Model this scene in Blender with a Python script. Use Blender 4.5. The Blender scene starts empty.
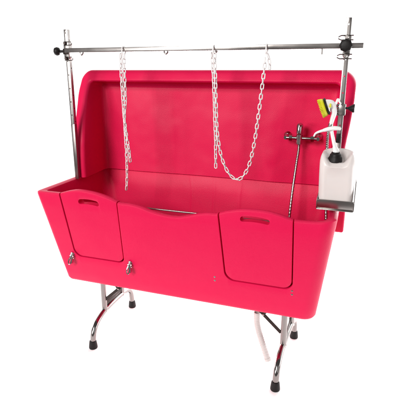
import bpy, bmesh, math, random
from mathutils import Vector, Matrix
random.seed(7)
S = bpy.context.scene
R = math.radians

# ------------------------------------------------------------------ camera
CAM = Vector((0.6926, -1.585, 1.3435)); YAW = 0.3403; PITCH = 0.2835
cd = bpy.data.cameras.new('camera'); cam = bpy.data.objects.new('camera', cd)
S.collection.objects.link(cam); S.camera = cam
cam.location = CAM; cam.rotation_euler = (math.pi/2 - PITCH, 0, YAW)
cd.sensor_width = 36; cd.lens = 447.4/400*36; cd.clip_start = .02; cd.clip_end = 200

# ------------------------------------------------------------------ studio light
W = bpy.data.worlds.new('World'); S.world = W; W.use_nodes = True
nt = W.node_tree; nt.nodes.clear()
out = nt.nodes.new('ShaderNodeOutputWorld'); bg = nt.nodes.new('ShaderNodeBackground')
tc = nt.nodes.new('ShaderNodeTexCoord'); sx = nt.nodes.new('ShaderNodeSeparateXYZ')
rp = nt.nodes.new('ShaderNodeValToRGB'); mr = nt.nodes.new('ShaderNodeMapRange')
nt.links.new(tc.outputs['Generated'], sx.inputs[0])
nt.links.new(sx.outputs['Y'], mr.inputs['Value'])
mr.inputs['From Min'].default_value = -1; mr.inputs['From Max'].default_value = 1
nt.links.new(mr.outputs[0], rp.inputs[0])
cr = rp.color_ramp
cr.elements[0].position = .45; cr.elements[0].color = (.09, .085, .085, 1)     # the dim studio behind the camera
cr.elements[1].position = .76; cr.elements[1].color = (1, 1, 1, 1)           # the lit white paper behind the tub
nt.links.new(rp.outputs[0], bg.inputs['Color']); bg.inputs['Strength'].default_value = 1.7
nt.links.new(bg.outputs[0], out.inputs['Surface'])

def area(name, loc, target, size, power, sizey=None, col=(1, 1, 1)):
    d = bpy.data.lights.new(name, 'AREA'); d.energy = power; d.color = col
    d.shape = 'RECTANGLE'; d.size = size; d.size_y = sizey or size
    o = bpy.data.objects.new(name, d); S.collection.objects.link(o); o.location = loc
    o.rotation_euler = (Vector(target) - Vector(loc)).to_track_quat('-Z', 'Y').to_euler()
    return o
area('softbox_key', (-1.3, -5.0, 3.3), (0, .3, .95), 1.6, 302, 1.6, (1, .98, .96))
area('softbox_fill', (2.4, -2.0, 1.3), (0, .2, .6), 1.4, 9, 1.4)
area('softbox_front', (-2.9, -5.0, 1.6), (0, .3, 1.0), 1.6, 118, 1.0)
area('floor_light_back', (0, 2.6, .8), (0, .5, 0), 3.2, 170, .8)  # this and the next two: unseen lamps added to whiten the floor
area('floor_light_left', (-2.6, .8, .5), (0, .3, 0), 2.0, 40, .5)
area('floor_light_right', (2.9, 1.0, .5), (0, .3, 0), 2.0, 40, .5)
S.view_settings.view_transform = 'Standard'; S.view_settings.look = 'None'
S.view_settings.exposure = 0; S.view_settings.gamma = 1; S.view_settings.use_curve_mapping = False

# ------------------------------------------------------------------ pixel helper (used once to read sizes off the photo)
def px(u, v, ax, val):
    a, b = (u-200)/447.4, -(v-200)/447.4
    cp, sp, c, s = math.cos(PITCH), math.sin(PITCH), math.cos(YAW), math.sin(YAW)
    y = cp + sp*b; z = -sp + cp*b
    r = Vector((c*a - s*y, s*a + c*y, z))
    return CAM + r*((val - CAM[ax])/r[ax])

# ------------------------------------------------------------------ materials
def mat(name, col, rough=.4, metal=0, spec=.5, bump=0, bscale=200, var=0, vscale=6, coat=0, rvar=0, sss=0):
    m = bpy.data.materials.new(name); m.use_nodes = True
    n = m.node_tree.nodes; l = m.node_tree.links; b = n['Principled BSDF']
    b.inputs['Base Color'].default_value = (*col, 1); b.inputs['Roughness'].default_value = rough
    b.inputs['Metallic'].default_value = metal; b.inputs['Specular IOR Level'].default_value = spec
    b.inputs['Coat Weight'].default_value = coat
    if sss:
        b.inputs['Subsurface Weight'].default_value = sss; b.inputs['Subsurface Radius'].default_value = (.02, .015, .012)
    t = n.new('ShaderNodeTexCoord')
    if var or rvar:
        ns = n.new('ShaderNodeTexNoise'); ns.inputs['Scale'].default_value = vscale; ns.inputs['Detail'].default_value = 6
        l.new(t.outputs['Object'], ns.inputs['Vector'])
        if var:
            mx = n.new('ShaderNodeMix'); mx.data_type = 'RGBA'
            mx.inputs['A'].default_value = (*[c*(1-var) for c in col], 1); mx.inputs['B'].default_value = (*[min(1, c*(1+var)) for c in col], 1)
            l.new(ns.outputs['Fac'], mx.inputs['Factor']); l.new(mx.outputs['Result'], b.inputs['Base Color'])
        if rvar:
            q = n.new('ShaderNodeMapRange'); q.inputs['From Min'].default_value = .3; q.inputs['From Max'].default_value = .7
            q.inputs['To Min'].default_value = max(.02, rough-rvar); q.inputs['To Max'].default_value = rough+rvar
            l.new(ns.outputs['Fac'], q.inputs['Value']); l.new(q.outputs[0], b.inputs['Roughness'])
    if bump:
        nb = n.new('ShaderNodeTexNoise'); nb.inputs['Scale'].default_value = bscale; nb.inputs['Detail'].default_value = 3
        l.new(t.outputs['Object'], nb.inputs['Vector'])
        bp = n.new('ShaderNodeBump'); bp.inputs['Strength'].default_value = bump; bp.inputs['Distance'].default_value = .001
        l.new(nb.outputs['Fac'], bp.inputs['Height']); l.new(bp.outputs[0], b.inputs['Normal'])
    return m
RED = (.64, .006, .064)
M_red = mat('red_plastic', RED, .44, spec=.17, bump=.55, bscale=260, var=.04, vscale=3, rvar=.06)
M_chrome = mat('chrome', (.50, .475, .455), .13, 1, rvar=.05, vscale=20)
M_steel = mat('brushed_steel', (.36, .335, .32), .30, 1, rvar=.06, vscale=8, var=.05)
M_post = mat('dull_steel', (.24, .215, .205), .34, 1, rvar=.08, vscale=8, var=.06)
M_dark = mat('dark_steel', (.045, .036, .033), .38, 1, rvar=.08, vscale=30)
M_leg = mat('leg_chrome', (.27, .255, .245), .14, 1, rvar=.05, vscale=20)
M_black = mat('black_rubber', (.009, .007, .007), .5, spec=.22, var=.2, vscale=30, bump=.3)
M_chain = mat('white_chain', (.72, .69, .68), .35, bump=.2, var=.05)
M_white = mat('white_plastic', (.76, .74, .73), .32, bump=.15)
M_jug = mat('milky_plastic', (.68, .62, .60), .38, bump=.25, bscale=120, var=.03, vscale=12, sss=.25)
M_yellow = mat('yellow_bristle', (.60, .58, .012), .5, var=.15, vscale=60)
M_hose = mat('ribbed_hose', (.50, .46, .445), .45, bump=.3, var=.06, vscale=20)
M_floor = mat('white_paper', (.93, .93, .93), .9, spec=.1, bump=.05)

def cells(m, strength=.5):
    """fine moulded diamond grain of the hood panel"""
    n = m.node_tree.nodes; l = m.node_tree.links; b = n['Principled BSDF']
    t = n.new('ShaderNodeTexCoord'); mp = n.new('ShaderNodeMapping'); mp.inputs['Rotation'].default_value = (0, R(45), 0)
    l.new(t.outputs['Object'], mp.inputs[0])
    hs = []
    for d in ('X', 'Z'):
        w = n.new('ShaderNodeTexWave'); w.bands_direction = d; w.inputs['Scale'].default_value = 52; w.inputs['Distortion'].default_value = 2.5
        l.new(mp.outputs[0], w.inputs['Vector']); hs.append(w)
    mu = n.new('ShaderNodeMath'); mu.operation = 'MULTIPLY'
    l.new(hs[0].outputs['Fac'], mu.inputs[0]); l.new(hs[1].outputs['Fac'], mu.inputs[1])
    bp = n.new('ShaderNodeBump'); bp.inputs['Strength'].default_value = strength; bp.inputs['Distance'].default_value = .0012
    old = b.inputs['Normal'].links[0].from_node
    l.new(mu.outputs[0], bp.inputs['Height']); l.new(old.outputs[0], bp.inputs['Normal']); l.new(bp.outputs[0], b.inputs['Normal'])
    return m
def wavy(m, dist=.02, sc=3.5):
    n = m.node_tree.nodes; l = m.node_tree.links; b = n['Principled BSDF']
    old = b.inputs['Normal'].links[0].from_node; t = n.new('ShaderNodeTexCoord')
    q = n.new('ShaderNodeTexNoise'); q.inputs['Scale'].default_value = sc; q.inputs['Detail'].default_value = 2
    l.new(t.outputs['Object'], q.inputs['Vector'])
    bp = n.new('ShaderNodeBump'); bp.inputs['Strength'].default_value = .5; bp.inputs['Distance'].default_value = dist
    l.new(q.outputs['Fac'], bp.inputs['Height']); l.new(old.outputs[0], bp.inputs['Normal']); l.new(bp.outputs[0], b.inputs['Normal'])
wavy(M_red)
M_redgrain = cells(mat('red_plastic_grained', RED, .42, spec=.17, bump=.35, bscale=260, var=.04, vscale=3, rvar=.06), .10)
wavy(M_redgrain, .03, 4)

# ------------------------------------------------------------------ object helpers
def link(name, me, m, parent=None):
    o = bpy.data.objects.new(name, me); S.collection.objects.link(o)
    if m: me.materials.clear(); me.materials.append(m)
    if parent: o.parent = parent
    return o
def smooth(me, ang=35):
    me.polygons.foreach_set('use_smooth', [True]*len(me.polygons))
    me.set_sharp_from_angle(angle=R(ang))
def obj(name, bm, m, parent=None, ang=35, bevel=0, seg=2):
    bmesh.ops.recalc_face_normals(bm, faces=bm.faces)
    me = bpy.data.meshes.new(name); bm.to_mesh(me); bm.free()
    o = link(name, me, m, parent)
    if bevel:
        b = o.modifiers.new('b', 'BEVEL'); b.width = bevel; b.segments = seg; b.limit_method = 'ANGLE'; b.angle_limit = R(40)
        bake(o)
    smooth(o.data, ang)
    return o
def bake(o):
    bpy.context.view_layer.update()
    dg = bpy.context.evaluated_depsgraph_get()
    me = bpy.data.meshes.new_from_object(o.evaluated_get(dg)); o.modifiers.clear()
    ol = o.data; nm = ol.name; o.data = me; bpy.data.meshes.remove(ol); me.name = nm
def boolean(o, cutter, op):
    b = o.modifiers.new('x', 'BOOLEAN'); b.operation = op; b.object = cutter; b.solver = 'EXACT'
    bake(o)
def box(bm, c, s, rot=None):
    mx = Matrix.Translation(c) @ (rot.to_4x4() if rot else Matrix.Identity(4)) @ Matrix.Diagonal((s[0], s[1], s[2], 1))
    bmesh.ops.create_cube(bm, size=1, matrix=mx); return bm
def frame(t, up=Vector((0, 0, 1))):
    t = t.normalized()
    if abs(t.dot(up)) > .98: up = Vector((1, 0, 0))
    a = up.cross(t).normalized(); return a, t.cross(a).normalized()
def spline(pts, n=8):
    P = [Vector(p) for p in pts]; o = []
    for i in range(len(P)-1):
        p0 = P[max(i-1, 0)]; p1 = P[i]; p2 = P[i+1]; p3 = P[min(i+2, len(P)-1)]
        for k in range(n):
            t = k/n
            o.append(.5*((2*p1) + (p2-p0)*t + (2*p0-5*p1+4*p2-p3)*t*t + (3*p1-p0-3*p2+p3)*t**3))
    return o+[P[-1]]
def tube(bm, pts, r, seg=16, sq=(1, 1), cap=True):
    """r: number or list; frames carried along the path"""
    pts = [Vector(p) for p in pts]; n = len(pts); a = None; rings = []
    for i, p in enumerate(pts):
        t = (pts[min(i+1, n-1)] - pts[max(i-1, 0)]).normalized()
        if a is None: a, b = frame(t)
        else: a = (a - t*a.dot(t)).normalized(); b = t.cross(a)
        ri = r[i] if isinstance(r, (list, tuple)) else r
        rings.append([bm.verts.new(p + (a*math.cos(2*math.pi*k/seg)*sq[0] + b*math.sin(2*math.pi*k/seg)*sq[1])*ri) for k in range(seg)])
    for i in range(n-1):
        for k in range(seg):
            bm.faces.new((rings[i][k], rings[i][(k+1) % seg], rings[i+1][(k+1) % seg], rings[i+1][k]))
    if cap: bm.faces.new(rings[0][::-1]); bm.faces.new(rings[-1])
    return bm
def lathe(bm, prof, origin, axis, seg=32, closed_ends=True):
    """prof: (distance along axis, radius)"""
    axis = Vector(axis).normalized(); a, b = frame(axis); origin = Vector(origin); rings = []
    for h, r in prof:
        rings.append([bm.verts.new(origin + axis*h + (a*math.cos(2*math.pi*k/seg)+b*math.sin(2*math.pi*k/seg))*r) for k in range(seg)])
    for i in range(len(rings)-1):
        for k in range(seg):
            bm.faces.new((rings[i][k], rings[i][(k+1) % seg], rings[i+1][(k+1) % seg], rings[i+1][k]))
    bm.faces.new(rings[0][::-1]); bm.faces.new(rings[-1]); return bm
def tag(o, label, cat, group=None):
    o['label'] = label; o['category'] = cat
    if group: o['group'] = group
def lerp(a, b, t): return a+(b-a)*t
def interp(tab, x):
    if x <= tab[0][0]: return tab[0][1]
    for (x0, y0), (x1, y1) in zip(tab, tab[1:]):
        if x <= x1:
            t = (x-x0)/(x1-x0); return lerp(y0, y1, t)
    return tab[-1][1]
def sinterp(tab, x):
    """smooth (catmull-like) interpolation"""
    if x <= tab[0][0]: return tab[0][1]
    if x >= tab[-1][0]: return tab[-1][1]
    for i in range(len(tab)-1):
        if tab[i][0] <= x <= tab[i+1][0]:
            x0, y0 = tab[i]; x1, y1 = tab[i+1]; h = x1-x0
            m0 = (y1-tab[i-1][1])/(x1-tab[i-1][0]) if i else 0
            m1 = (tab[i+2][1]-y0)/(tab[i+2][0]-x0) if i+2 < len(tab) else 0
            t = (x-x0)/h
            return y0*(2*t**3-3*t*t+1)+m0*h*(t**3-2*t*t+t)+y1*(-2*t**3+3*t*t)+m1*h*(t**3-t*t)

# ------------------------------------------------------------------ setting
bm = bmesh.new(); box(bm, (0, .90, -.01), (6.4, 3.0, .02))
fl = obj('floor', bm, M_floor); fl['kind'] = 'structure'

# ------------------------------------------------------------------ the tub
tub = bpy.data.objects.new('grooming_tub', None); S.collection.objects.link(tub)
tag(tub, 'red plastic pet bathing tub with moulded hood, two front doors, steel frame and folding legs', 'pet bath')

ZR, ZB, T, LX = .818, .341, .036, .010
TOP = [(-.60, 0), (-.545, 0), (-.53, .001), (-.48, .015), (-.43, .024), (-.368, .021), (-.318, .011), (-.273, -.003), (-.237, -.016),
       (-.18, -.018), (-.135, -.026), (-.091, -.040), (-.03, -.051), (.028, -.052), (.073, -.042), (.112, -.030), (.159, -.020),
       (.196, -.018), (.238, -.003), (.294, .010), (.35, .014), (.401, .012), (.446, .003), (.494, -.010), (.56, -.010), (.60, -.006), (.64, 0)]
def ring_pts(inset, z, use_top, zoff=0):
    """one loop of the basin, counter-clockwise from the front left"""
    def dims(zz):
        s = (zz-ZB)/(ZR-ZB)
        return lerp(.591, .65, s)-inset, lerp(.103, 0, s)+inset, lerp(.53, .578, s)-inset
    rR = max(.012, .05-inset*.5); rL = max(.012, .024-inset*.2)
    if inset > T+.001: rR = rL = .055
    seq = []
    hx, y0, y1 = dims(ZR)
    # unit description: ('f', x fraction)
    for i in range(180): seq.append(('f', i/180))
    for i in range(10): seq.append(('c', 1, -1, -90+90*i/10))
    for i in range(16): seq.append(('r', i/16))
    for i in range(10): seq.append(('c', 1, 1, 90*i/10))
    for i in range(240): seq.append(('b', i/240))
    for i in range(10): seq.append(('c', -1, 1, 90+90*i/10))
    for i in range(16): seq.append(('l', i/16))
    for i in range(10): seq.append(('c', -1, -1, 180+90*i/10))
    P = []
    def place(q, hx, y0, y1):
        k = q[0]
        if k == 'f': return lerp(-hx-LX+rL, hx-rR, q[1]), y0
        if k == 'r': return hx, lerp(y0+rR, y1-rR, q[1])
        if k == 'b': 
            x = lerp(hx-rR, -hx-LX+rL, q[1]); y = y1
            if inset > T: y -= sum(.0035*math.exp(-((x-c_)/.006)**2) for c_ in (-.098, .022, .155))*max(0, 1-inset/.09)
            return x, y
        if k == 'l': return -hx-LX, lerp(y1-rL, y0+rL, q[1])
        r = rR if q[1] > 0 else rL; a = R(q[3]); return q[1]*(hx+(LX if q[1] < 0 else 0)-r)+r*math.cos(a), (y0+r if q[2] < 0 else y1-r)+r*math.sin(a)
    for q in seq:
        zz = z
        if use_top:
            x, y = place(q, *dims(ZR))
            if y < .06: zz = ZR + sinterp(TOP, x)*min(1, max(0, (.06-y)/.02)) + zoff
            else: zz = ZR + zoff
            # intermediate rows share the drop in proportion
            if use_top != 1: zz = lerp(z, zz, use_top)
        x, y = place(q, *dims(zz)); P.append(Vector((x, y, zz)))
    return P
rings = []
T = .036
rings.append(ring_pts(.030, ZB, 0)); rings.append(ring_pts(.014, ZB+.002, 0)); rings.append(ring_pts(.005, ZB+.008, 0)); rings.append(ring_pts(.0, ZB+.020, 0))
for k in range(1, 8): rings.append(ring_pts(0, ZB+.020+(ZR-.08-ZB-.02)*k/8, 0))
rings.append(ring_pts(0, ZR-.075, 0))
rings.append(ring_pts(0, 0, 1, -.008)); rings.append(ring_pts(.002, 0, 1, -.003)); rings.append(ring_pts(.007, 0, 1, 0))
rings.append(ring_pts(.016, 0, 1, .001)); rings.append(ring_pts(T-.010, 0, 1, 0)); rings.append(ring_pts(T-.003, 0, 1, -.003)); rings.append(ring_pts(T, 0, 1, -.010))
rings.append(ring_pts(T+.004, ZR-.085, 0))
for k in range(1, 6): rings.append(ring_pts(T+.004+.002*k, ZR-.085-(ZR-.085-ZB-.09)*k/5, 0))
rings.append(ring_pts(T+.03, ZB+.055, 0)); rings.append(ring_pts(T+.06, ZB+.045, 0))
bm = bmesh.new(); V = [[bm.verts.new(p) for p in r] for r in rings]; n = len(V[0])
for a, b in zip(V, V[1:]):
    for k in range(n): bm.faces.new((a[k], a[(k+1) % n], b[(k+1) % n], b[k]))
bm.faces.new(V[0][::-1]); bm.faces.new(V[-1])
basin = obj('basin', bm, M_red, tub)

def door_outline(xl0, xl1, xr0, xr1, zb, r, g, rl):
    """door plan in x,z; g shrinks it; top runs far above the rim"""
    pts = []
    xl0 += g; xl1 += g; xr0 -= g; xr1 -= g; zb += g
    pts.append((xl0, .95))
    for i in range(9):
        a = R(180+90*i/8); pts.append((xl1+rl+rl*math.cos(a), zb+rl+rl*math.sin(a)))
    for i in range(9):
        a = R(270+90*i/8); pts.append((xr1-r+r*math.cos(a), zb+r+r*math.sin(a)))
    pts.append((xr0, .95)); return pts
def prism(poly, y0, y1):
    bm = bmesh.new()
    a = [bm.verts.new((x, y0, z)) for x, z in poly]; b = [bm.verts.new((x, y1, z)) for x, z in poly]
    bm.faces.new(a[::-1]); bm.faces.new(b)
    for i in range(len(a)): bm.faces.new((a[i], a[(i+1) % len(a)], b[(i+1) % len(a)], b[i]))
    bmesh.ops.recalc_face_normals(bm, faces=bm.faces)
    me = bpy.data.meshes.new('cutter'); bm.to_mesh(me); bm.free(); return link('cutter', me, None)
def kill(o):
    me = o.data; bpy.data.objects.remove(o); bpy.data.meshes.remove(me)
DOORS = [((-.531, -.520, -.236, -.259, .498, .032, .040), (-.438, -.335, .787)),
         ((.197, .218, .495, .498, .494, .036, .045), (.292, .408, .790))]
whole = basin.data.copy()
made = []
for (a, sl) in DOORS:
    xl0, xl1, xr0, xr1, zb, r, rl = a
    G = .0028
    c1 = prism(door_outline(xl0, xl1, xr0, xr1, zb, r, -G, rl), -.06, .16)
    c2 = prism(door_outline(xl0, xl1, xr0, xr1, zb, r, G, rl), -.06, .16)
    me = whole.copy(); d = link('door', me, M_red, tub)
    boolean(d, c2, 'INTERSECT'); boolean(basin, c1, 'DIFFERENCE')
    # hand slot, slightly arched with the rim
    x0, x1, zc = sl; hh = .0118; N = 28; up = []; dn = []
    for i in range(N+1):
        t = .5-.5*math.cos(math.pi*i/N); x = lerp(x0, x1, t); z = zc + .006*(1-(2*t-1)**2) - .002*t
        q_ = 1-2*hh/(x1-x0); e = hh*math.sqrt(max(0, 1-(max(0, abs(2*t-1)-q_)/(1-q_))**2)) + .0003
        up.append((x, z+e)); dn.append((x, z-e))
    c3 = prism(up+dn[::-1], -.06, .16); boolean(d, c3, 'DIFFERENCE')
    for c in (c1, c2, c3): kill(c)
    d.location.y = .0025     # doors sit a touch behind the front
    made.append(d)
bpy.data.meshes.remove(whole)
for o in made+[basin]:
    b = o.modifiers.new('b', 'BEVEL'); b.width = .0016; b.segments = 2; b.limit_method = 'ANGLE'; b.angle_limit = R(50); bake(o)
    smooth(o.data, 30)
made[0]['label'] = 'left door of the tub with a latch at its lower corners'
made[1]['label'] = 'right door of the tub with bare screw holes below it'

# latches at the foot of the left door
def latch(x, tilt):
    c = Vector((x, .067, .486)); nrm = Vector((0, -.977, .211))  # out of the sloping front
    rot = Matrix.Rotation(-.213, 3, 'X') @ Matrix.Rotation(tilt, 3, 'Y')
    bm = bmesh.new()
    def P(u, v, w): return c + rot @ Vector((u, -w, v))
    box(bm, P(0, 0, .003), (.017, .004, .046), rot)
    o = obj('latch', bm, M_chrome, tub, bevel=.0015)
    bm = bmesh.new()
    tube(bm, [P(0, .026, .009), P(0, .012, .012), P(0, -.004, .011)], .0062, 12)
    tube(bm, [P(-.010, .010, .010), P(.010, .010, .010)], .0036, 10)
    obj('bolt', bm, M_chrome, o)
    bm = bmesh.new()
    tube(bm, spline([P(-.007, .004, .010), P(-.010, -.014, .016), P(-.009, -.030, .014), P(-.002, -.031, .013), P(0, -.018, .012)], 5), .0028, 8)
    box(bm, P(.006, -.014, .011), (.006, .014, .022), rot)
    obj('hasp', bm, M_chrome, o)
    for s in (.018, -.019):
        bm = bmesh.new(); lathe(bm, [(0, .0036), (.002, .0034), (.003, .002)], P(.0055, s, .005), nrm, 12); obj('screw', bm, M_steel, o)
latch(-.534, .10); latch(-.226, 0)
# bare screws where the right door's latches would sit
for x, z in ((.173, .499), (.173, .481), (.499, .489), (.499, .471)):
    y = lerp(.103, 0, (z-ZB)/(ZR-ZB))
    bm = bmesh.new(); lathe(bm, [(-.002, .0042), (.0006, .0042), (.0016, .003)], (x, y, z), (0, -.977, .211), 14)
    obj('screw', bm, M_steel, tub)
# rail across the inside of the front wall
bm = bmesh.new(); box(bm, (.10, .062, .775), (.62, .010, .006))
obj('inner_rail', bm, M_post, tub, bevel=.001)

# ------------------------------------------------------------------ hood
HX, ZT, ZH = .664, 1.342, .8205
YF = [(.80, .293), (.90, .294), (1.0, .304), (1.08, .327), (1.125, .348), (1.173, .371), (1.245, .402), (1.29, .428), (1.342, .450)]
def U(inset, r0=.085):
    """outline from lower left over the top to lower right"""
    hx = HX-inset; zt = ZT-inset; P = []; rl = max(.018, .052-inset*.6); r = max(.018, .072-inset*.75)
    for i in range(30): P.append((-hx, lerp(ZH, zt-rl, i/30)))
    for i in range(12): a = R(180-90*i/12); P.append((-hx+rl+rl*math.cos(a), zt-rl+rl*math.sin(a)))
    for i in range(60): P.append((lerp(-hx+rl, hx-r, i/60), zt))
    for i in range(12): a = R(90-90*i/12); P.append((hx-r+r*math.cos(a), zt-r+r*math.sin(a)))
    for i in range(31): P.append((hx, lerp(zt-r, ZH, i/30)))
    return P
def yp(z): return .531 + .004*math.sin((z-.8)*5)
def hood_ring(inset, fy):
    P = []
    for x, z in U(inset):
        y = fy(x, z); k = min(1, max(0, (1.22-z)/.22))*min(1, max(0, (.50-y)/.16))
        P.append(Vector((x-math.copysign(.021*k, x) if abs(x) > .55 else x, y, z)))
    return P
f = lambda z: sinterp(YF, z)
RR = [hood_ring(.016, lambda x, z: .602), hood_ring(.004, lambda x, z: .598), hood_ring(0, lambda x, z: .586)]
for k in (1, 2, 3, 4): RR.append(hood_ring(0, lambda x, z, k=k: lerp(.586, f(z)+.016, k/4)))
for ins, dy in ((.0015, .008), (.006, .002), (.013, 0), (.040, 0), (.048, .002), (.0535, .008), (.056, .016)):
    RR.append(hood_ring(ins, lambda x, z, dy=dy: f(z)+dy))
for k in (1, 2): RR.append(hood_ring(.056+.003*k, lambda x, z, k=k: lerp(f(z)+.016, yp(z)-.026, k/2)))
for ins, dy in ((.0635, -.017), (.068, -.009), (.075, -.003), (.086, 0)):
    RR.append(hood_ring(ins, lambda x, z, dy=dy: yp(z)+dy))
bm = bmesh.new(); HV = [[bm.verts.new(p) for p in r] for r in RR]; n = len(HV[0])
for a, b in zip(HV, HV[1:]):
    for k in range(n-1): bm.faces.new((a[k], a[k+1], b[k+1], b[k]))
def fillpanel(ring, cols, wav):
    """horizontal strips between the left and right half of a ring"""
    m = n//2; prev = None; first = None; STREAK_DENT = ((-.178, .014, .004), (.31, .05, -.004), (-.40, .09, -.005), (.05, .10, -.004), (.20, .02, .002))  # dents and bulges shaped in to imitate reflected streaks and paler areas
    for i in range(m-30 if False else 42):
        A, B = ring[i], ring[n-1-i]
        row = [A]
        for k in range(1, cols):
            t = k/cols; p = A.co.lerp(B.co, t)
            if wav: p.y += .0034*math.sin(p.x*9+1.3)*math.sin(t*math.pi)*min(1, (ZT-p.z)*6) + .0012*math.sin(p.x*23+p.z*4)*math.sin(t*math.pi)
            if wav: p.y += sum(d*math.exp(-((p.x-c)/w)**2) for c, w, d in STREAK_DENT)*min(1, max(0, (ZT-.10-p.z)*8))
            row.append(bm.verts.new(p))
        row.append(B)
        if prev:
            for k in range(cols): bm.faces.new((prev[k], prev[k+1], row[k+1], row[k]))
        else: first = row
        prev = row
    # last strip up to the straight top row (ring indices 42..102)
    top = ring[42:n-42]
    if cols == 60 and len(top) == 61:
        for k in range(60): bm.faces.new((prev[k], prev[k+1], top[k+1], top[k])) if k not in (-1,) else None
    else: bm.faces.new(prev + [ring[j] for j in range(n-43, 41, -1)])
    return first
pf = fillpanel(HV[-1], 60, True); bfirst = fillpanel(HV[0], 60, False)
loop = [r[0] for r in HV] + pf[1:-1] + [r[-1] for r in HV[::-1]] + bfirst[1:-1][::-1]
bm.faces.new(loop)
# skirt that drops behind the basin
bmesh.ops.remove_doubles(bm, verts=bm.verts, dist=1e-6)
hood = obj('hood', bm, M_redgrain, tub, ang=40)
bm = bmesh.new(); box(bm, (0, .578, .705), (2*HX+.006, .056, .236))
sk = obj('hood_skirt', bm, M_red, hood, bevel=.010, seg=3)

# ------------------------------------------------------------------ steel frame
E_, YP = .620, .281
def post(x):
    bm = bmesh.new(); box(bm, (x, YP, 1.172 if x > 0 else 1.168), (.020, .020, .714 if x > 0 else .706))
    o = obj('post', bm, M_steel, tub, bevel=.002)
    cb = bmesh.new(); z = .93
    for k in range(10):
        zz = 1.505-.062*k
        if abs(zz-1.429) < .02: continue
        lathe(cb, [(-.02, .0030), (.02, .0030)], (x, YP, zz), (0, 1, 0), 12)
        if k != 3: lathe(cb, [(-.02, .0030), (.02, .0030)], (x, YP, zz-.031), (1, 0, 0), 12)
    bmesh.ops.recalc_face_normals(cb, faces=cb.faces)
    me = bpy.data.meshes.new('c'); cb.to_mesh(me); cb.free(); c = link('c', me, None)
    boolean(o, c, 'DIFFERENCE'); kill(c); smooth(o.data, 30)
    # darker outer sleeve over the foot of the post
    bm = bmesh.new(); box(bm, (x, YP, .955), (.0212, .0212, .27)); obj('sleeve', bm, M_post, o, bevel=.002)
    return o
postL = post(-E_); postR = post(E_)
bm = bmesh.new(); box(bm, (.029, .261, 1.429), (1.30, .018, .019)); bar = obj('crossbar', bm, M_steel, tub, bevel=.002)
for x in (-.535, -.115, .104, .532):     # hanging eyes under the bar
    bm = bmesh.new(); z = 1.419
    tube(bm, [(x-.009, .261, z), (x-.007, .261, z-.006), (x, .261, z-.012), (x+.007, .261, z-.006), (x+.009, .261, z)] if x < .3 else [(x, .261, z+.001), (x, .261, z-.02)], .0032, 8)
    obj('hanging_eye', bm, M_steel, bar)
def clamp(x, side):
    """sleeve on the post with two wire loops; the knob locks the bar"""
    bm = bmesh.new(); box(bm, (x, YP, 1.429), (.028, .030, .075))
    o = obj('post_clamp', bm, M_steel, tub, bevel=.003)
    for dz in (.031, -.036):
        bm = bmesh.new(); z = 1.429+dz; y = YP-.017
        s = 1 if side < 0 else -1
        if side < 0: pts = [(x-.010, y, z+.006), (x+.028, y, z+.006), (x+.034, y, z+.003), (x+.034, y, z-.005), (x+.028, y, z-.008), (x-.010, y, z-.008)]
        else: pts = [(x+.022, y, z+.006), (x-.022, y, z+.006), (x-.031, y, z+.002), (x-.031, y, z-.006), (x-.022, y, z-.010), (x+.022, y, z-.010)]
        tube(bm, pts, .0022, 8); obj('wire_loop', bm, M_chrome, o)
        bm = bmesh.new(); lathe(bm, [(0, .009), (.004, .009), (.008, .006)], (x-.002, YP-.015, z), (0, -1, 0), 8); obj('bolt', bm, M_dark if side < 0 else M_steel, o)
    k = bmesh.new()
    if side < 0:
        lathe(k, [(0, .006), (.022, .006), (.022, .010), (.026, .0165), (.036, .0195), (.046, .0165), (.050, .008)], (x-.012, YP-.012, 1.425), (-1, -.25, 0), 20)
    else:
        lathe(k, [(0, .008), (.008, .010), (.010, .0215), (.012, .0225), (.022, .0225), (.025, .020), (.027, .010)], (x-.002, .250, 1.429), (0, -1, 0), 24)
    if side > 0:
        for v in k.verts:     # lobes of the knob
            d = Vector((v.co.x-(x-.002), 0, v.co.z-1.429))
            if d.length > .018: a = math.atan2(d.z, d.x); d *= 1+.06*math.cos(8*a); v.co.x = x-.002+d.x; v.co.z = 1.429+d.z
    obj('knob', k, M_black, o, ang=50)
    if side < 0:
        bm = bmesh.new(); box(bm, (x-.001, YP-.0165, 1.424), (.030, .006, .026)); obj('collar', bm, M_dark, o, bevel=.002)
    return o
cl = clamp(-E_, -1); clamp(E_, 1)

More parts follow.
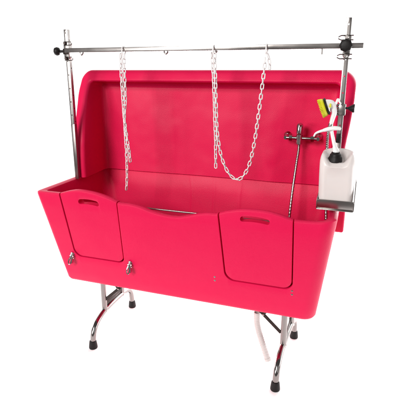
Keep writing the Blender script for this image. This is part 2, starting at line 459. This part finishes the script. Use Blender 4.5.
# ------------------------------------------------------------------ legs
def leg_frame(x, x2, knee):
    y0, y1 = .083, .507
    def X(y): return lerp(x, x2, (y-y0)/(y1-y0))
    prof = [(y0-.004, .0), (y0, .045), (y0+.010, .078), (y0+.035, .108), (y0+.075, .127), (y0+.125, .138), (.295, .142), (y1-.110, .140), (y1-.050, .130), (y1-.016, .102), (y1-.003, .060), (y1, .0)]
    bm = bmesh.new(); tube(bm, spline([(X(y), y, z+.004) for y, z in prof], 7), .0140, 20)
    o = obj('leg_frame', bm, M_leg, tub)
    for y in (.207, .395):
        bm = bmesh.new(); tube(bm, [(X(y), y, .135), (X(y), y, .345)], .0140, 20); obj('upright', bm, M_leg, o)
        bm = bmesh.new(); lathe(bm, [(0, .0175), (.003, .0175), (.006, .0155)], (X(y), y, .139), (0, 0, 1), 20); obj('weld_collar', bm, M_steel, o)
    bm = bmesh.new(); box(bm, (X(.3), .301, .172), (.010, .175, .020)); obj('tie_bar', bm, M_dark, o, bevel=.002)
    for y in (y0-.004, y1):
        bm = bmesh.new(); lathe(bm, [(-.004, .0200), (0, .0215), (.006, .0212), (.032, .0180), (.036, .0165), (.036, .012)], (X(y), y, .004), (0, 0, 1), 24)
        obj('foot_cap', bm, M_black, o)
    # folding stay from the underside of the basin down to the upright
    s = -1 if x > 0 else 1
    bm = bmesh.new(); A = Vector((x+s*.150, .205, .338)); B = Vector((x+s*.006, .205, .205))
    for off in (-.0, ):
        q = (B-A).to_track_quat('X', 'Z').to_matrix(); box(bm, (A+B)/2, ((B-A).length, .006, .015), q)
    o2 = obj('folding_stay', bm, M_dark, o, bevel=.0015)
    bm = bmesh.new(); C1 = A.lerp(B, .42) + Vector((0, -.006, 0)); C2 = Vector((x+s*.045, .199, .340)); q = (C2-C1).to_track_quat('X', 'Z').to_matrix()
    box(bm, (C1+C2)/2, ((C2-C1).length, .004, .010), q); obj('lock_link', bm, M_dark, o, bevel=.001)
    for t in (.42, .22):
        bm = bmesh.new(); lathe(bm, [(0, .005), (.004, .005), (.006, .003)], A.lerp(B, t)+Vector((0, -.004, 0)), (0, -1, 0), 12); obj('rivet', bm, M_steel, o)
    # mounting plate under the basin
    bm = bmesh.new(); box(bm, (x, .30, .338), (.06, .30, .006)); obj('mounting_plate', bm, M_dark, o, bevel=.001)
    bm = bmesh.new(); lathe(bm, [(-.03, .008), (.03, .008)], (x, .375, .318), (1, 0, 0), 14); obj('pivot_pin', bm, M_dark, o)
leg_frame(-.466, -.472, 0); leg_frame(.452, .472, 0)

# drain hose
c = [px(257, 312, 1, .235), px(257, 322, 1, .235), px(259, 332, 1, .232), px(263, 345, 1, .226), px(268, 360, 1, .22)]
path = spline(c, 26); rad = [.0138+.0013*math.sin(i*math.pi/2.0*1.0) for i in range(len(path))]
bm = bmesh.new(); tube(bm, path, rad, 20, cap=False); ho = obj('drain_hose', bm, M_hose, tub, ang=80)
sol = ho.modifiers.new('s', 'SOLIDIFY'); sol.thickness = .002; bake(ho); smooth(ho.data, 80)
bm = bmesh.new(); t = (path[-1]-path[-4]).normalized(); lathe(bm, [(-.012, .0150), (0, .0152), (.002, .0145), (.002, .012)], path[-1], t, 24); obj('hose_cuff', bm, M_hose, ho)
bm = bmesh.new(); lathe(bm, [(0, .028), (.018, .028), (.022, .022), (.030, .020)], (path[0].x, path[0].y, .343), (0, 0, -1), 28); obj('drain_fitting', bm, M_black, tub)

# ------------------------------------------------------------------ mixer tap on the hood
yw = .531
tap = None
bm = bmesh.new(); zc = 1.045
tube(bm, [(.383, .475, zc), (.519, .475, zc)], .0085, 16)
lathe(bm, [(-.028, .0085), (-.026, .0145), (.016, .0150), (.020, .012)], (.441, .475, zc), (0, 0, 1), 20)
tap = obj('mixer_tap', bm, M_chrome, tub)
for x in (.380, .521):
    bm = bmesh.new(); tube(bm, spline([(x, .475, zc), (x, .495, zc+.002), (x, yw, zc+.004)], 4), .0095, 14); obj('inlet_elbow', bm, M_chrome, tap)
    bm = bmesh.new(); lathe(bm, [(0, .018), (.003, .018), (.008, .0135), (.012, .010)], (x, yw+.001, zc+.004), (0, -1, 0), 28); obj('wall_flange', bm, M_chrome, tap)
    bm = bmesh.new(); lathe(bm, [(-.007, .0135), (.007, .0135)], (x+(.022 if x < .45 else -.022), .475, zc), (1, 0, 0), 6); obj('hex_nut', bm, M_chrome, tap)
bm = bmesh.new(); lathe(bm, [(.020, .013), (.024, .0158), (.058, .0150), (.066, .011), (.069, .004)], (.441, .475, zc), (0, -.06, 1), 24)
lev = obj('lever', bm, M_chrome, tap)
bm = bmesh.new(); tube(bm, spline([(.442, .468, zc+.058), (.445, .458, zc+.064), (.449, .440, zc+.060)], 5), .0050, 12, sq=(1.5, .8)); obj('lever_arm', bm, M_chrome, lev)
bm = bmesh.new(); pth = spline([(.441, .475, zc-.026), (.441, .472, zc-.06), (.438, .45, .93), (.432, .41, .80), (.428, .38, .66), (.42, .37, .45)], 30)
tube(bm, pth, [.0062+.0007*math.sin(i*1.9) for i in range(len(pth))], 10); obj('shower_hose', bm, M_steel, tap, ang=80)

# second hose: from the brush head down behind the bottle into the basin
bm = bmesh.new(); pth = spline([px(330, 124, 1, .252), px(328, 134, 1, .255), px(327, 150, 1, .262), px(326.5, 180, 1, .25), px(326, 214, 1, .22), px(326, 230, 1, .21), px(325.5, 255, 1, .21)], 26)
tube(bm, pth, [.0058+.0006*math.sin(i*1.9) for i in range(len(pth))], 10)
brush_hose_bm = bm

# ------------------------------------------------------------------ jug holder on the right post
yF, yB = .092, .235
bl = px(317.5, 205, 1, yF); brr = px(352.5, 207, 1, yF)
jx0, jx1 = bl.x, brr.x; jz0 = (px(335, 207, 1, yF).z)
jc = (jx0+jx1)/2; jw = jx1-jx0; hz0 = jz0-.012
bm = bmesh.new()
box(bm, (jc, (yF+yB)/2+.004, hz0), (jw+.006, yB-yF+.024, .003))
hold = obj('jug_holder', bm, M_steel, tub, bevel=.001)
bm = bmesh.new(); box(bm, (jc, yF-.006, hz0+.019), (jw+.005, .003, .044), Matrix.Rotation(R(14), 3, 'X')); obj('front_lip', bm, M_steel, hold, bevel=.001)
for sx_, top in ((-1, .050), (1, .105)):
    bm = bmesh.new(); xx = jc+sx_*(jw/2+.0035)-.0015+(.001 if sx_ > 0 else 0)
    a = [(xx, yF-.004, hz0), (xx, yB+.012, hz0), (xx, yB+.012, hz0+top), (xx, yF+.045, hz0+top), (xx, yF-.008, hz0+.034)]
    va = [bm.verts.new(p) for p in a]; vb = [bm.verts.new((p[0]+.003, p[1], p[2])) for p in a]
    bm.faces.new(va); bm.faces.new(vb[::-1])
    for i in range(5): bm.faces.new((va[i], vb[i], vb[(i+1) % 5], va[(i+1) % 5]))
    obj('side_plate', bm, M_steel, hold, bevel=.0008)
bm = bmesh.new(); box(bm, (jc, yB+.014, hz0+.055), (jw-.004, .003, .11)); obj('back_plate', bm, M_steel, hold, bevel=.001)
bm = bmesh.new(); box(bm, (E_, (yB+.016+YP-.0095)/2, hz0+.085), (.018, YP-.0095-yB-.016, .05)); obj('bracket_foot', bm, M_steel, hold, bevel=.001)
bm = bmesh.new(); box(bm, (E_-.002, YP-.0155, 1.083), (.017, .008, .036)); obj('spring_clip', bm, M_black, hold, bevel=.002)

# ------------------------------------------------------------------ jug
jug = bpy.data.objects.new('soap_jug', None); S.collection.objects.link(jug)
tag(jug, 'milky white plastic jug with black collar and white pump, in the steel holder', 'soap bottle')
cy = (yF+yB)/2; jug.location = (jc, cy, jz0-.009); NY = -.030
cz = px(335, 163.3, 1, cy+NY-.024).z-(jz0-.009)
def jugring(hx, hy, r, z, dip=0):
    P = []
    for (sx_, sy_, a0) in ((1, -1, -90), (1, 1, 0), (-1, 1, 90), (-1, -1, 180)):
        for i in range(10):
            a = R(a0+90*i/9); x = sx_*(hx-r)+r*math.cos(a); y = sy_*(hy-r)+r*math.sin(a)
            P.append((x, y, z))
    # subdivide flats
    Q = []
    for i, p in enumerate(P):
        Q.append(p); q = P[(i+1) % len(P)]
        if i % 10 == 9:
            for t in [j/12 for j in range(1, 12)]: Q.append(tuple(lerp(p[k], q[k], t) for k in range(3)))
    return Q
H = px(336, 150.5, 1, yF+.06).z - jz0 + .009
hx, hy = jw/2, (yB-yF)/2
prof = [(.0, .86, .02), (.004, .95, .024), (.014, .99, .026), (.05, 1.0, .028), (H*.55, .995, .028), (H-.055, .985, .030), (H-.044, .98, .032), (H-.034, .972, .034), (H-.020, .93, .036), (H-.010, .87, .036), (H-.004, .79, .034), (H, .68, .030), (H-.001, .56, .026), (H-.004, .44, .022), (H-.006, .36, .018)]
bm = bmesh.new(); JV = []
for h, s, r in prof:
    JV.append([bm.verts.new(p) for p in jugring(hx*s, hy*s, r, h)])
n = len(JV[0])
for a, b in zip(JV, JV[1:]):
    for k in range(n): bm.faces.new((a[k], a[(k+1) % n], b[(k+1) % n], b[k]))
bm.faces.new(JV[0][::-1]); bm.faces.new(JV[-1])
# the neck sits in a saddle between two raised shoulders; slight front panel
for v in bm.verts:
    x, y, z = v.co
    if z > H-.056:
        k = min(1, (z-H+.056)/.045); s_ = min(1, max(0, 1-(abs(x)-.018)/(hx*.62))); s_ = s_*s_*(3-2*s_); w_ = 1 if y < .005 else max(0, 1-(y-.005)/.045)
        v.co.z -= (H-cz-.002)*k*s_*w_*w_*(3-2*w_)
    if y < -hy*.9 and .04 < z < H-.05: v.co.y += .0025*min(1, (1-abs(x)/(hx*.75))*4) if abs(x) < hx*.75 else 0
for v in bm.verts: v.co.x -= (.005+.004*(v.co.x < 0))*v.co.z/H     # leans a little in its tray
body = obj('body', bm, M_jug, jug, ang=60)
# collar + pump (pixel-read on the neck plane, then local)
base = Vector(jug.location)
def L(p): return Vector(p)-base
nk = L(px(335, 161, 1, cy+NY)); nk.y = NY
bm = bmesh.new()
pr = [(0, .0235), (.003, .0262), (.018, .0245), (.022, .0215), (.030, .0195), (.032, .0165), (.038, .0145)]
lathe(bm, pr, (nk.x, nk.y, cz), (0, 0, 1), 36)
for v in bm.verts:      # ribs round the collar
    d = Vector((v.co.x-nk.x, v.co.y-nk.y)); h = v.co.z-cz
    if .002 < h < .019: k = 1+.02*(1 if int(math.degrees(math.atan2(d.y, d.x))//10) % 2 else -1); v.co.x = nk.x+d.x*k; v.co.y = nk.y+d.y*k
obj('collar', bm, M_black, jug, ang=40)
top = L(px(331.5, 131, 1, base.y+NY)); b0 = Vector((nk.x, nk.y, cz+.036)); top = Vector((top.x, nk.y, top.z))
bm = bmesh.new(); tube(bm, [b0-Vector((0, 0, .002)), b0+Vector((0, 0, .006)), b0.lerp(top, .25), b0.lerp(top, .3), top], [.0125, .0115, .0085, .0065, .0062], 18); pump = obj('pump', bm, M_white, jug)
def PP(u, v, dy=0):
    q = L(px(u, v, 1, base.y+NY+dy)); return q
bm = bmesh.new(); tube(bm, spline([PP(341, 129.2), PP(337, 128.3), PP(331, 128.6), PP(325, 130), PP(319, 131.8), PP(315.5, 133.6), PP(313.8, 136.5)], 6),
    [.004+.0052*math.sin(min(1, i/22)*math.pi)**.6+(.0005 if i < 30 else 0) if i < 20 else lerp(.0062, .0034, (i-20)/16) for i in range(37)], 16, sq=(1.25, .85))
obj('nozzle', bm, M_white, pump)

# ------------------------------------------------------------------ brush head (hand shower) on its clamp
yb_ = .245
br = bpy.data.objects.new('hand_shower', None); S.collection.objects.link(br)
base = px(330, 112, 1, yb_); br.location = base
tag(br, 'white hand shower with round yellow bristle head, clipped to the right post', 'shower brush')
def Q(u, v, dy=0): return px(u, v, 1, yb_+dy)-base
hc = Q(326.4, 106.6); axis = (Q(319.5, 109.2, -.001)-hc).normalized()
bm = bmesh.new(); tube(bm, spline([Q(327.2, 106), Q(328.8, 105.2), Q(331.5, 105), Q(333.6, 108), Q(334.2, 113), Q(332.6, 118.5), Q(331, 124)], 6),
    [lerp(.031, .024, i/8) if i < 8 else (lerp(.024, .0125, (i-8)/10) if i < 18 else lerp(.0125, .0085, (i-18)/18)) for i in range(37)], 24, sq=(1, .9))
obj('handle', bm, M_white, br, ang=70)
bm = bmesh.new(); lathe(bm, [(-.006, .029), (-.005, .0335), (.000, .0340), (.002, .031)], hc, axis, 36); obj('rim', bm, M_black, br)
bm = bmesh.new(); lathe(bm, [(.002, .029), (.006, .034), (.013, .0352), (.0135, .005)], hc, axis, 40)
a, b = frame(axis)
for rr, cnt in ((.0, 1), (.006, 6), (.012, 12), (.018, 19), (.024, 26), (.0295, 34), (.0325, 40)):
    for k in range(cnt):
        t = 2*math.pi*k/cnt+rr*40; p = hc+axis*.008+(a*math.cos(t)+b*math.sin(t))*rr
        d = (axis+(a*math.cos(t)+b*math.sin(t))*rr*7).normalized()
        lathe(bm, [(0, .0021), (.012, .0019), (.0165+random.uniform(-.001, .0015), .0009)], p, d, 5)
obj('bristle_pad', bm, M_yellow, br, ang=50)
bm = bmesh.new(); box(bm, Q(330.3, 105.5, -.026), (.007, .010, .015)); obj('button', bm, M_yellow, br, bevel=.002)
bm = bmesh.new(); tube(bm, spline([Q(334, 106), Q(336.5, 102.5), Q(338.2, 99), Q(339, 101), Q(341, 104)], 5), [.005]*10+[.0035]*11, 10); obj('hook', bm, M_white, br)
bm = bmesh.new(); lathe(bm, [(0, .0085), (.004, .0092), (.016, .0088), (.020, .0065)], Q(331, 123.5), (Q(330, 128)-Q(331, 123.5)), 16); obj('hose_nut', bm, M_steel, br)
for v in brush_hose_bm.verts: v.co -= base
obj('hose', brush_hose_bm, M_steel, br, ang=80)
# its clamp on the post is part of the tub
zc = px(343, 110, 1, .262).z
bm = bmesh.new(); box(bm, (E_+.001, YP-.001, zc), (.030, .030, .044)); ck = obj('shower_clamp', bm, M_steel, tub, bevel=.003)
for k in range(5):
    bm = bmesh.new(); box(bm, (E_-.022, YP-.014, zc+.019-.0095*k), (.022, .022, .007)); obj('clamp_rib', bm, M_steel, ck, bevel=.0015)
bm = bmesh.new(); lathe(bm, [(0, .0045), (.010, .0045), (.012, .0055), (.030, .0165), (.034, .0165), (.036, .014)], (E_+.014, YP-.002, zc+.006), (1, -.1, 0), 20); obj('knob', bm, M_black, ck)

# ------------------------------------------------------------------ chains
LL, LW, WR = .0285, .0158, .0023
bm = bmesh.new(); pts = []
hl = LL/2-LW/2
for i in range(10): a = R(-90+180*i/9); pts.append((0+(LW/2-WR)*math.sin(a), 0, hl+(LW/2-WR)*math.cos(a)))
for i in range(10): a = R(90+180*i/9); pts.append(((LW/2-WR)*math.sin(a), 0, -hl+(LW/2-WR)*math.cos(a)))
rg = []; m = len(pts)
for i, p in enumerate(pts):
    p = Vector(p); t = (Vector(pts[(i+1) % m])-Vector(pts[i-1])).normalized(); b = Vector((0, 1, 0)); a = t.cross(b)
    rg.append([bm.verts.new(p+(a*math.cos(2*math.pi*k/8)+b*math.sin(2*math.pi*k/8))*WR) for k in range(8)])
for i in range(m):
    for k in range(8): bm.faces.new((rg[i][k], rg[i][(k+1) % 8], rg[(i+1) % m][(k+1) % 8], rg[(i+1) % m][k]))
bmesh.ops.recalc_face_normals(bm, faces=bm.faces)
link_me = bpy.data.meshes.new('link'); bm.to_mesh(link_me); bm.free(); link_me.materials.append(M_chain); smooth(link_me, 80)
PITCHL = LL-4*WR+.0006
def strand(root, base, pts, phase, y, seedrot):
    path = spline([px(u, v, 1, y+(d[0] if d else 0)) for u, v, *d in pts], 24)
    # resample
    out = [path[0]]; acc = 0
    for a, b in zip(path, path[1:]):
        L_ = (b-a).length; 
        while acc+L_ >= PITCHL:
            t = (PITCHL-acc)/L_; a = a.lerp(b, t); out.append(a); L_ = (b-a).length; acc = 0
        acc += L_
    for i in range(len(out)-1):
        c = (out[i]+out[i+1])/2; t = (out[i+1]-out[i]).normalized()
        o = bpy.data.objects.new('link', link_me); S.collection.objects.link(o); o.parent = root
        side = Vector((1, 0, 0)); side = (side-t*side.dot(t)).normalized() if abs(t.x) < .9 else Vector((0, 0, 1)).cross(t).cross(t).normalized()
        nrm = t.cross(side)
        ang = (0 if (i+phase) % 2 else math.pi/2)+seedrot+random.uniform(-.22, .22)
        xa = side*math.cos(ang)+nrm*math.sin(ang); ya = t.cross(xa)
        mx = Matrix((xa, ya, t)).transposed().to_4x4(); mx.translation = c-base; o.matrix_local = mx
    return len(out)-1
def chain(label, strands, hookpx, y=.243):
    base = px(hookpx[0][0], hookpx[0][1], 1, y)
    r = bpy.data.objects.new('chain', None); S.collection.objects.link(r); r.location = base
    tag(r, label, 'chain', 'white chains hung from the crossbar')
    n = sum(strand(r, base, p, ph, y+dy, rot) for p, ph, dy, rot in strands); print('links', n)
    for hx_ in hookpx:      # snap hook over the bar
        bm = bmesh.new(); c = px(hx_[0], hx_[1], 1, y)-base
        p = [c+Vector((0, .003, -.012)), c+Vector((0, -.001, -.002)), c+Vector((0, .003, .022)), c+Vector((0, .018, .026)), c+Vector((0, .031, .022)), c+Vector((0, .032, .004)), c+Vector((0, .022, -.006))]
        tube(bm, spline(p, 6), .0028, 10); obj('hook', bm, M_chain, r, ang=70)
chain('white doubled chain hanging straight down near the left post', [
    ([(120.6, 54), (121.5, 80), (124, 115), (126.3, 150), (127, 175), (126.2, 193)], 0, 0, .35),
    ([(123.6, 54), (124.5, 75), (125.5, 100), (124.5, 118), (127, 138), (129, 150), (130.5, 163)], 1, -.010, .5)], [(122, 53)])
chain('white chain draped in a long loop below the middle of the crossbar', [
    ([(211.5, 53), (213.5, 80), (214.5, 110), (215.5, 140), (215.8, 168)], 0, 0, .3),
    ([(214.5, 53), (215.5, 75), (216, 100), (217, 125), (219, 145), (222.5, 160), (228.5, 173), (236, 179.5), (243, 176.5), (249.5, 164), (254.5, 142), (258.5, 115), (262, 88), (264.3, 68), (265.3, 54)], 1, -.010, .15),
    ([(267.5, 54), (269.3, 60), (269.8, 73)], 0, -.002, .4)], [(213, 52), (266, 51)])
S.cycles.max_bounces = 10; S.cycles.diffuse_bounces = 6
